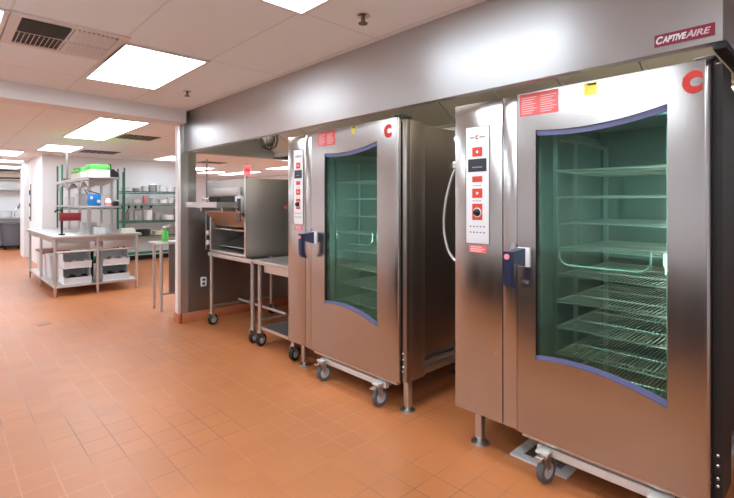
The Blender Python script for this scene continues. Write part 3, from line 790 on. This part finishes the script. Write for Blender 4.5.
# ------------------------------------------------------------------ steel island and what is on and under it
IX0, IX1, IY0, IY1 = -10.55, -7.93, 1.20, 2.42
isl = thing('prep_table', ((IX0+IX1)/2, (IY0+IY1)/2, 0), 'large stainless steel island table with an undershelf and a double overshelf', 'table')
MB().box(IX0, IX1, IY0, IY1, .865, .905, .004).build('tabletop', 'steel_matt', isl)
MB().box(IX0+.05, IX1-.05, IY0+.04, IY0+.06, .80, .865).box(IX1-.08, IX1-.06, IY0+.06, IY1-.05, .80, .865).build('apron', 'steel_dark', isl)
for (x, y) in [(IX1-.06, yy) for yy in (IY0+.05, 1.80, IY1-.06)] + [(xx, IY0+.05) for xx in (-9.25, IX0+.06)] + [(xx, IY1-.06) for xx in (-9.25, IX0+.06)]:
    lg = MB().cyl((x, y, .07), (x, y, .865), .021, 14).build('leg', 'steel_matt', isl)
    MB().lathe([(.010, 0), (.016, .01), (.021, .07)], (x, y, 0), 14).build('foot', 'steel_matt', lg)
MB().box(IX0+.04, IX1-.04, IY0+.03, IY1-.04, .135, .16, .003).build('undershelf', 'steel_matt', isl)
MB().cyl((IX1-.06, IY0+.05, .66), (IX1-.06, IY1-.06, .66), .013, 12).build('cross_rail', 'steel_matt', isl)
dr = MB().box(IX1-.62, IX1-.085, 1.88, 2.30, .69, .80, .003).build('drawer', 'steel_matt', isl)
MB().box(-8.55, IX1-.085, 1.30, 1.70, .69, .80, .003).build('drawer', 'steel_dark', isl)
OX0, OX1, OY0, OY1 = -10.6, -8.0, 1.67, 2.12
os1 = MB().box(OX0, OX1, OY0, OY1, 1.775, 1.80, .003).box(OX0, OX1, OY0, OY0+.012, 1.75, 1.775).build('overshelf', 'steel_matt', isl)
os2 = MB().box(OX0, OX1, OY0, OY1, 1.315, 1.345, .003).build('overshelf', 'steel_matt', isl)
for x in (-8.25, -8.9, -9.7, OX0+.1):
    for y in (OY0+.06, OY1-.06):
        pst = MB().box(x-.016, x+.016, y-.016, y+.016, .905, 1.775).build('shelf_post', 'steel_matt', isl)
    MB().prism_x([(OY0+.01, 1.75), (OY1-.01, 1.75), ((OY0+OY1)/2+.03, 1.66), ((OY0+OY1)/2-.03, 1.66)], x-.004, x+.004).build('gusset', 'steel_matt', isl)
for x0_, x1_ in ((-8.75, -8.1), (-9.7, -8.75), (-10.5, -9.7)):
    xm_ = (x0_+x1_)/2
    MB().prism_y([(x0_+.02, 1.74), (x0_+.02, 1.62)] + [(lerp(x0_+.02, x1_-.02, k/10), 1.62+.11*math.sin(PI*k/10)) for k in range(1, 10)] + [(x1_-.02, 1.62), (x1_-.02, 1.74)], OY0+.03, OY0+.036).build('gusset', 'steel_matt', isl)

# on the top overshelf
def carton(x, y, z, lx, ly, h, label, rot=0, lid=.45):
    t = thing('carton', (x, y, z), label, 'box', 'green and white cartons on the overshelf')
    t.rotation_euler.z = rot
    MB().box(-lx/2, lx/2, -ly/2, ly/2, .0005, h*(1-lid), .002).build('base', 'whitecard', t, False)
    MB().box(-lx/2-.002, lx/2+.002, -ly/2-.002, ly/2+.002, h*(1-lid), h, .003).build('lid', 'greenbox', t, False)
carton(-8.17, 1.84, 1.80, .26, .28, .19, 'tallest green and white carton, nearest on the top overshelf', .05, .4)
carton(-8.55, 1.80, 1.80, .34, .26, .14, 'middle green and white carton on the top overshelf', -.1, .35)
carton(-9.05, 1.82, 1.80, .36, .26, .13, 'green and white carton at the left of the top overshelf', .1, .3)
carton(-9.05, 1.82, 1.9305, .30, .2, .06, 'flat pale green carton lying on the leftmost carton', .15, .6)
t = thing('tool_caddy', (-8.12, 2.04, 1.80), 'dark tool box with a sloped lid at the right end of the top overshelf', 'box')
MB().prism_x([(1.99, 1.8005), (2.11, 1.8005), (2.11, 1.86), (2.03, 1.93), (1.99, 1.90)], -8.25, -8.03).build('body', 'black', t)
MB().tube([(-8.03, 2.0, 1.90), (-8.03, 1.985, 2.0), (-8.12, 1.985, 2.0)], .008, 6).build('handle', 'black', t)
t = thing('power_drop', (-10.4, 1.82, 1.80), 'grey conduit dropping from the ceiling to the island overshelf', 'conduit')
MB().cyl((-10.4, 1.82, 1.86), (-10.4, 1.82, CEIL-.001), .022, 12).build('pole', 'conduit', t)
MB().box(-10.5, -10.3, 1.75, 1.90, 1.8005, 1.86, .004).build('outlet_box', 'vent_dark', t)
# middle overshelf
t = thing('bag', (-8.1, 1.77, 1.345), 'shiny blue bag with pale patches on the middle overshelf', 'bag')
mb = MB(); mb.box(-8.12, -8.01, 1.675, 1.855, 1.3455, 1.53, .02)
for v in mb.bm.verts: v.co.x += .012*math.sin(v.co.z*40+v.co.y*25)
mb.build('pouch', 'blue', t)
MB().tube([(-8.07, 1.68, 1.525), (-8.07, 1.64, 1.60), (-8.07, 1.70, 1.575), (-8.07, 1.85, 1.53)], .008, 6).build('strap', 'black', t)
MB().box(-7.996, -7.990, 1.79, 1.84, 1.39, 1.44, .002).build('patch', 'clear', t)
MB().box(-7.996, -7.990, 1.70, 1.735, 1.45, 1.49, .002).build('patch', 'clear', t)
t = thing('jug', (-8.1, 1.97, 1.345), 'white jug with a pink top on the middle overshelf, right of the blue bag', 'jug')
MB().lathe([(.045, 1.3455), (.05, 1.36), (.05, 1.43), (.03, 1.46), (.02, 1.465)], (-8.1, 1.97, 0), 18).build('body', 'white', t)
MB().lathe([(.052, 1.36), (.053, 1.362), (.053, 1.39), (.052, 1.392)], (-8.1, 1.97, 0), 18).build('label_band', 'pink', t)
MB().cyl((-8.1, 1.97, 1.465), (-8.1, 1.97, 1.49), .022, 14).build('cap', 'pink', t)
solo(MB().lathe([(.07, 1.3455), (.075, 1.36), (.085, 1.55), (.08, 1.552)], (-9.0, 1.78, 0), 20), 'container', 'clear', 'tall milky container on the middle overshelf, left of the blue bag', 'container')
solo(MB().lathe([(.06, 1.3455), (.065, 1.36), (.07, 1.50), (.03, 1.53), (.03, 1.55)], (-8.65, 1.98, 0), 16), 'canister', 'white', 'white canister behind the blue bag on the middle overshelf', 'container')
solo(MB().box(-8.15, -8.03, 2.045, 2.11, 1.3455, 1.42, .004), 'spice_tin', 'black', 'small dark tin at the right end of the middle overshelf', 'tin')
# on the tabletop
t = thing('can_opener', (-8.15, 1.36, .905), 'dark red bench tool on a black upright clamped to the island corner', 'tool')
MB().box(-8.20, -8.12, 1.32, 1.40, .9055, .925, .003).build('base', 'black', t)
MB().cyl((-8.16, 1.36, .925), (-8.16, 1.36, 1.30), .014, 12).build('post', 'side_dark', t)
MB().box(-8.21, -8.11, 1.33, 1.60, 1.12, 1.24, .006).build('guard', 'redplastic', t)
MB().tube([(-8.16, 1.36, 1.27), (-8.16, 1.30, 1.29), (-8.16, 1.27, 1.25)], .012, 8).build('crank', 'black', t)
def bin_open(x, y, z, w, d, h, label, cat='bin', rot=0, cont=None):
    """stacking bin with a cut-down front facing +X"""
    t = thing('storage_bin', (x, y, z), label, cat, 'white storage bins under the island')
    t.rotation_euler.z = rot
    mb = MB(); k = .006
    mb.box(-d/2, d/2, -w/2, w/2, .0005, k)
    mb.prism_y([(-d/2, k), (d/2-.02, k), (d/2+.01, h*.45), (d/2-.08, h*.5), (d/2-.1, h), (-d/2, h)], -w/2, -w/2+k)
    mb.prism_y([(-d/2, k), (d/2-.02, k), (d/2+.01, h*.45), (d/2-.08, h*.5), (d/2-.1, h), (-d/2, h)], w/2-k, w/2)
    mb.box(-d/2, -d/2+k, -w/2+k, w/2-k, k, h)
    mb.prism_y([(d/2-.02, k), (d/2+.01, h*.45), (d/2+.004, h*.45), (d/2-.026, k)], -w/2+k, w/2-k)
    mb.box(-d/2, d/2-.1, -w/2-.008, -w/2, h-.02, h).box(-d/2, d/2-.1, w/2, w/2+.008, h-.02, h)
    mb.build('tub', 'binwhite', t, False)
    if cont:
        for j in range(6):
            yy = -w/2+.05+j*(w-.1)/5
            o = MB().box(-.13+.03*(j % 2), .1, yy-.03, yy+.03, .012+.01*(j % 3), .05+.03*((j*7) % 3), .008).build('contents', cont[j % len(cont)], t, False)
    return t
bin_open(-8.26, 1.55, .16, .36, .44, .235, 'lower white open bin of the stack left of the middle leg, holding something red', cont=['redplastic', 'black', 'side_dark'])
bin_open(-8.26, 1.55, .40, .36, .44, .235, 'upper white open bin of the stack left of the middle leg, holding dark items', cont=['navy', 'display', 'clear'])
bin_open(-8.26, 2.08, .16, .38, .44, .235, 'lower white open bin of the stack right of the middle leg', cont=['display', 'conduit', 'side_dark'])
bin_open(-8.26, 2.08, .40, .38, .44, .235, 'upper white open bin of the stack right of the middle leg', cont=['clear', 'display', 'white'])
solo(MB().box(-8.7, -8.5, 1.74, 1.86, .1605, .62, .02), 'black_sack', 'black', 'black sack standing between the two bin stacks under the island', 'sack')
for i, (x, w_, red, lab) in enumerate(((-9.05, .40, False, 'nearest white tub along the left side under the island'), (-9.55, .42, True, 'middle white tub under the left side of the island, with a red lid'), (-10.05, .40, True, 'farthest white tub with a red lid under the island'))):
    t = thing('lidded_tub', (x, 1.48, .16), lab, 'tub', 'lidded tubs under the island')
    MB().prism_x([(1.33, .1605), (1.69, .1605), (1.71, .52), (1.31, .52)], x-w_/2, x+w_/2).build('tub', 'binwhite', t)
    MB().box(x-w_/2-.01, x+w_/2+.01, 1.30, 1.72, .52, .55, .004).build('lid', 'redplastic' if red else 'binwhite', t)
for i, (x, y, lx, ly, h, mt, nm, lab) in enumerate((
    (-8.2, 1.86, .16, .16, .10, 'clear', 'tray_stack', 'stack of pale trays on the island under the overshelf, right of the post'),
    (-8.2, 2.27, .18, .20, .07, 'beige', 'folder', 'pale folder lying at the right on the island tabletop'),
    (-8.6, 1.80, .2, .22, .17, 'steel_matt', 'metal_pan', 'upright steel pan behind the trays on the island'),
    (-8.35, 2.0, .10, .14, .14, 'clear', 'plastic_pitcher', 'clear pitcher on the island under the middle overshelf'),
    (-8.95, 1.55, .26, .18, .03, 'steel_matt', 'sheet_tray', 'flat steel tray on the island behind the red bench tool'))):
    mb = MB()
    n = max(1, int(h/.025))
    for j in range(n):
        s_ = .004*(j % 2)
        mb.box(x-lx/2+s_, x+lx/2-s_, y-ly/2+s_, y+ly/2-s_, .9055+h*j/n, .9055+h*(j+.86)/n, .003)
    mb.box(x-lx/2+.012, x+lx/2-.012, y-ly/2+.012, y+ly/2-.012, .9055, .9055+h*.98)
    solo(mb, nm, mt, lab, nm.split('_')[-1])

# ------------------------------------------------------------------ green wire shelving
def wire_unit(x0, x1, y0, y1, levels, ztop, label):
    t = thing('wire_shelving', ((x0+x1)/2, (y0+y1)/2, 0), label, 'shelving')
    for (x, y) in ((x0, y0), (x1, y0), (x0, y1), (x1, y1)):
        MB().cyl((x, y, 0), (x, y, ztop), .016, 10).build('post', 'green', t)
    for z in levels:
        mb = MB()
        for zz in (z, z-.035):
            mb.tube([(x0, y0, zz), (x1, y0, zz), (x1, y1, zz), (x0, y1, zz)], .008, 6, True)
        for k in range(1, 14):
            xx = lerp(x0, x1, k/14); mb.tube([(xx, y0, z), (xx, y1, z)], .004, 5)
        for k in range(1, int((y1-y0)/.12)):
            yy = lerp(y0, y1, k/int((y1-y0)/.12)); mb.tube([(x1, yy, z), (x1, yy, z-.035)], .004, 5)
        mb.build('shelf', 'green', t)
wire_unit(-11.5, -11.0, 1.84, 3.0, (1.30, .65, .2), 2.17, 'tall green wire shelving unit right behind the island, four posts standing above it')
wire_unit(-11.85, -11.4, 3.08, 4.75, (1.655, 1.365, .965, .60, .2), 2.10, 'green wire shelving full of pots and tubs against the white wall, right of the island')
def pot(x, y, z, r, h, mat, name, label, cat, handle=None):
    h *= 1.3
    t = thing(name, (x, y, z), label, cat, 'kitchenware on the green shelves')
    MB().lathe([(r*.9, z+.0105), (r, z+.02), (r, z+h), (r*1.05, z+h+.006), (r*.95, z+h+.006), (r*.93, z+.03), (r*.5, z+.02)], (x, y, 0), 16).build('vessel', mat, t)
    if handle == 'side':
        MB().tube([(x+r, y-.04, z+h*.7), (x+r+.035, y-.04, z+h*.72), (x+r+.035, y+.04, z+h*.72), (x+r, y+.04, z+h*.7)], .006, 6).build('handle', mat, t)
    if handle == 'lid':
        MB().lathe([(r*1.04, z+h+.006), (r*.6, z+h+.03), (r*.1, z+h+.04)], (x, y, 0), 16).build('lid', 'white', t)
SH2 = {'top': 1.655, 'second': 1.365, 'third': .965, 'fourth': .60}
ORD = ['first', 'second', 'third', 'fourth', 'fifth', 'sixth', 'seventh', 'eighth', 'ninth', 'tenth', 'eleventh']
rows = {
 'top': [('bowl', .09, .07, 'clear'), ('bowl', .08, .06, 'potmetal'), ('tub', .08, .10, 'clear'), ('tub', .10, .13, 'potmetal'), ('tub', .09, .12, 'clear'), ('bowl', .1, .07, 'clear'), ('pot', .1, .1, 'potmetal'), ('tub', .09, .14, 'clear')],
 'second': [('tub', .07, .10, 'white'), ('bowl', .09, .09, 'clear'), ('jar', .045, .14, 'pink'), ('tub', .08, .11, 'white'), ('bowl', .1, .08, 'white'), ('tub', .09, .12, 'clear'), ('tub', .08, .09, 'navy'), ('tub', .07, .1, 'canvas')],
 'third': [('pot', .08, .16, 'potmetal'), ('pot', .09, .20, 'potmetal'), ('pot', .1, .2, 'white'), ('pot', .09, .15, 'steel_dark'), ('bowl', .12, .10, 'white'), ('pot', .10, .22, 'potmetal'), ('pot', .1, .2, 'steel_dark')],
 'fourth': [('pot', .14, .16, 'steel_dark'), ('bowl', .16, .12, 'side_dark'), ('bowl', .12, .09, 'beige'), ('pot', .12, .14, 'potmetal'), ('pot', .13, .16, 'side_dark')],
}
CN = {'clear': 'milky', 'potmetal': 'aluminium', 'white': 'white', 'pink': 'pink', 'navy': 'navy', 'canvas': 'grey', 'steel_dark': 'dull steel', 'side_dark': 'black', 'beige': 'beige'}
for rn, items in rows.items():
    n = len(items); yy = 3.2
    for i, (kd, r, h, mt) in enumerate(items):
        yy = 3.20+(4.62-3.2)*i/(n-1)
        pot(-11.6+.05*((i*5) % 3-1), yy, SH2[rn], r, h, mt, kd, f'{CN[mt]} {kd}, {ORD[i]} from the left on the {rn} green shelf', kd,
            'side' if kd == 'pot' else ('lid' if kd == 'tub' and i % 2 else None))
# ladles standing in the pots of the third shelf
for i, (x, y, dy) in enumerate(((-11.65, 3.19, -.04), (-11.65, 3.21, .04), (-11.55, 3.425, -.03), (-11.55, 3.445, .05), (-11.6, 3.673, .05))):
    mb = MB().tube([(x, y, .999), (x+.01, y+dy*.6, 1.17), (x+.02, y+dy*1.3, 1.28)], .012, 6).sphere((x+.02, y+dy*1.4, 1.30), .03, (.6, 1, 1.2), 8)
    solo(mb, 'utensil', 'side_dark', f'dark utensil handle rising from the pots, {ORD[i]} from the left on the third green shelf', 'utensil', 'utensils in the pots')
# things low on the left unit, seen between island top and overshelf
for i, (y, r, h, mt) in enumerate(((2.0, .10, .16, 'clear'), (2.3, .12, .13, 'potmetal'), (2.62, .11, .2, 'beige'), (2.86, .09, .12, 'white'))):
    pot(-11.25, y, 1.30, r, h, mt, 'tub', f'{CN[mt]} tub, {ORD[i]} from the left on the shelving right behind the island', 'tub')

# ------------------------------------------------------------------ small side table beside the post
pt = thing('side_table', (-6.3, 2.4, 0), 'small stainless side table next to the white post', 'table')
MB().box(-6.35, -6.0, 2.02, 2.75, .855, .885, .003).build('tabletop', 'steel_matt', pt)
for (x, y) in ((-6.05, 2.08), (-6.31, 2.08), (-6.05, 2.70), (-6.31, 2.70)):
    MB().cyl((x, y, 0), (x, y, .855), .02, 12).build('leg', 'steel_matt', pt)
MB().cyl((-6.05, 2.08, .22), (-6.05, 2.70, .22), .014, 10).build('cross_rail', 'steel_matt', pt)
MB().box(-6.10, -6.085, 2.19, 2.62, .20, .855).build('side_panel', 'steel_wall', pt)
t = thing('spray_bottle', (-6.25, 2.20, .885), 'bright green spray bottle on the small side table', 'bottle')
MB().lathe([(.035, .8855), (.04, .895), (.04, 1.0), (.016, 1.04), (.014, 1.06)], (-6.25, 2.20, 0), 16).build('body', 'greenbox', t)
MB().box(-6.265, -6.235, 2.17, 2.25, 1.06, 1.085, .004).build('trigger', 'white', t)

# ------------------------------------------------------------------ far left end
t = thing('wall_counter', (-18.1, 1.0, 0), 'long stainless counter along the far white wall', 'counter')
MB().box(-18.49, -17.75, -.6, 2.25, .89, .93, .004).build('worktop', 'steel_matt', t)
MB().box(-18.49, -17.85, -.5, 2.2, .1, .89).build('base', 'steel_dark', t)
t = thing('wall_shelf', (-18.3, 1.0, 1.80), 'long white wall shelf above the far counter', 'shelf')
MB().box(-18.49, -18.1, -.6, 2.22, 1.79, 1.84, .003).build('board', 'steel_matt', t)
MB().prism_y([(-18.49, 1.79), (-18.15, 1.79), (-18.49, 1.60)], 2.1, 2.12).prism_y([(-18.49, 1.79), (-18.15, 1.79), (-18.49, 1.60)], .4, .42).build('bracket', 'steel_matt', t)
t = thing('air_unit', (-18.4, 1.6, 2.1), 'beige air unit mounted high on the far wall', 'unit')
MB().box(-18.497, -18.2, 1.2, 2.08, 2.12, 2.40, .03).build('case', 'beige', t)
MB().box(-18.199, -18.19, 1.25, 2.03, 2.15, 2.2).build('slot', 'vent_dark', t)
t = thing('trash_can', (-17.35, 1.62, 0), 'large grey round trash bin on a wheeled dolly, in front of the far counter', 'trash bin')
MB().lathe([(.24, .13), (.30, .75), (.33, .76), (.33, .80), (.29, .80), (.22, .16)], (-17.35, 1.62, 0), 24).build('bin', 'canvas', t)
MB().lathe([(.26, .08), (.27, .12), (.24, .129)], (-17.35, 1.62, 0), 20).build('dolly', 'black', t)
for k in range(4):
    a = PI/4+k*PI/2; x, y = -17.35+.22*math.cos(a), 1.62+.22*math.sin(a)
    MB().cyl((x, y-.015, .04), (x, y+.015, .04), .04, 14).build('wheel', 'black', t)
t = thing('trash_can', (-17.4, .80, 0), 'grey trash bin cut by the left edge in front of the far counter', 'trash bin')
MB().lathe([(.24, .03), (.30, .75), (.33, .76), (.33, .80), (.29, .80), (.22, .06)], (-17.4, .80, 0), 24).build('bin', 'canvas', t)
MB().lathe([(.25, 0), (.25, .029)], (-17.4, .80, 0), 20).build('base', 'black', t)
solo(MB().lathe([(.16, .9305), (.20, .95), (.21, 1.12), (.19, 1.12)], (-18.05, 1.05, 0), 22), 'basin', 'clear', 'pale green tinted basin on the far counter, left one', 'basin')
solo(MB().lathe([(.16, .9305), (.19, .95), (.21, 1.14), (.19, 1.14)], (-18.05, 1.5, 0), 22), 'basin', 'clear', 'pale basin on the far counter, right one beside the mixer', 'basin')
t = thing('mixer', (-17.95, 2.05, .93), 'white countertop machine with a tilted dark arm at the right end of the far counter', 'mixer')
MB().box(-18.2, -17.8, 1.93, 2.2, .9305, 1.30, .03).build('body', 'white', t)
MB().box(-18.1, -17.85, 1.98, 2.18, 1.52, 1.74, .05).build('head', 'white', t)
MB().tube([(-17.9, 1.82, 1.22), (-17.9, 1.92, 1.40), (-17.95, 2.02, 1.46), (-17.95, 2.06, 1.55)], .04, 10).build('arm', 'conduit', t)
MB().tube([(-17.9, 1.80, 1.24), (-17.9, 1.74, 1.1), (-17.9, 1.76, .97)], .02, 8).build('hook', 'chrome', t)
# wall post fittings on the white column
t = thing('wall_bracket', (-14.2, 1.62, 1.0), 'slim dark slotted wall rail on the white column left of the island', 'rail')
MB().box(-13.62, -13.56, 1.622, 1.638, .95, 1.85, .002).build('strip', 'conduit', t)
MB().box(-13.61, -13.57, 1.60, 1.621, 1.58, 1.70).box(-13.61, -13.57, 1.60, 1.621, 1.3, 1.38).box(-13.61, -13.57, 1.60, 1.621, 1.0, 1.06).build('clip', 'vent_dark', t)

# ------------------------------------------------------------------ seen through the pass-through
t = thing('hanging_tag', (-8.0, 4.36, 1.92), 'pink paper tag hanging in the far room, seen through the pass-through', 'tag')
MB().box(-8.003, -7.997, 4.28, 4.43, 1.90, 2.12).build('sheet', 'pinkred', t)
MB().cyl((-8.0, 4.355, 2.12), (-8.0, 4.355, CEIL-.001), .003, 6).build('string', 'conduit', t)
MB().box(-7.997, -7.9962, 4.31, 4.40, 2.0, 2.06).build('print', 'red', t)
t = thing('faucet', (-5.75, 2.55, .89), 'tall thin pre-rinse faucet pole behind the pass-through', 'faucet')
MB().cyl((-5.75, 2.55, .95), (-5.75, 2.55, 1.96), .010, 10).build('riser', 'conduit', t)
MB().lathe([(.03, .9005), (.03, .94), (.012, .96)], (-5.75, 2.55, 0), 14).build('base', 'chrome', t)
MB().box(-5.85, -5.70, 2.53, 2.57, 1.42, 1.46, .005).cyl((-5.70, 2.58, 1.42), (-5.70, 2.58, 1.30), .02, 10).build('spray_head', 'chrome', t)
t = thing('dish_counter', (-5.75, 2.95, 0), 'steel counter behind the wing wall below the pass-through', 'counter')
MB().box(-6.0, -5.45, 2.45, 3.6, .87, .90, .003).build('worktop', 'steel_matt', t)
for (x, y) in ((-5.95, 2.85), (-5.5, 2.55), (-5.95, 3.55), (-5.5, 3.55)): MB().cyl((x, y, 0), (x, y, .87), .02, 10).build('leg', 'steel_matt', t)

# ------------------------------------------------------------------ added unseen counter by the aisle, for the dark band in the oven fronts
t = thing('added_counter', (-1.2, -.5, 0), 'added unseen steel counter facing the ovens, for the dark band mirrored in their doors', 'counter')
MB().box(-4.4, 2.3, -1.0, -.06, .86, .90, .004).build('worktop', 'steel_matt', t)
MB().box(-4.35, 2.25, -.10, -.085, .74, .86).build('apron', 'steel_matt', t)
MB().box(-4.35, 2.25, -.98, -.12, .16, .185).build('undershelf', 'steel_dark', t)
MB().box(-4.35, 2.25, -.98, -.96, .185, .86).build('rear_panel', 'steel_dark', t)
for x in (-4.3, -2.7, -1.1, .5, 2.2):
    for y in (-.12, -.92): MB().cyl((x, y, 0), (x, y, .86), .02, 12).build('leg', 'steel_matt', t)
for k in range(6):  # invented crates, out of view, darken what the oven doors mirror
    x = -4.0+k*1.05
    solo(MB().box(x, x+.75, -.85, -.2, .186, .56, .02), 'crate', 'side_dark', f'added dark crate on the undershelf of the aisle counter, {ORD[k]} from its left end', 'crate', 'added dark crates under the aisle counter')
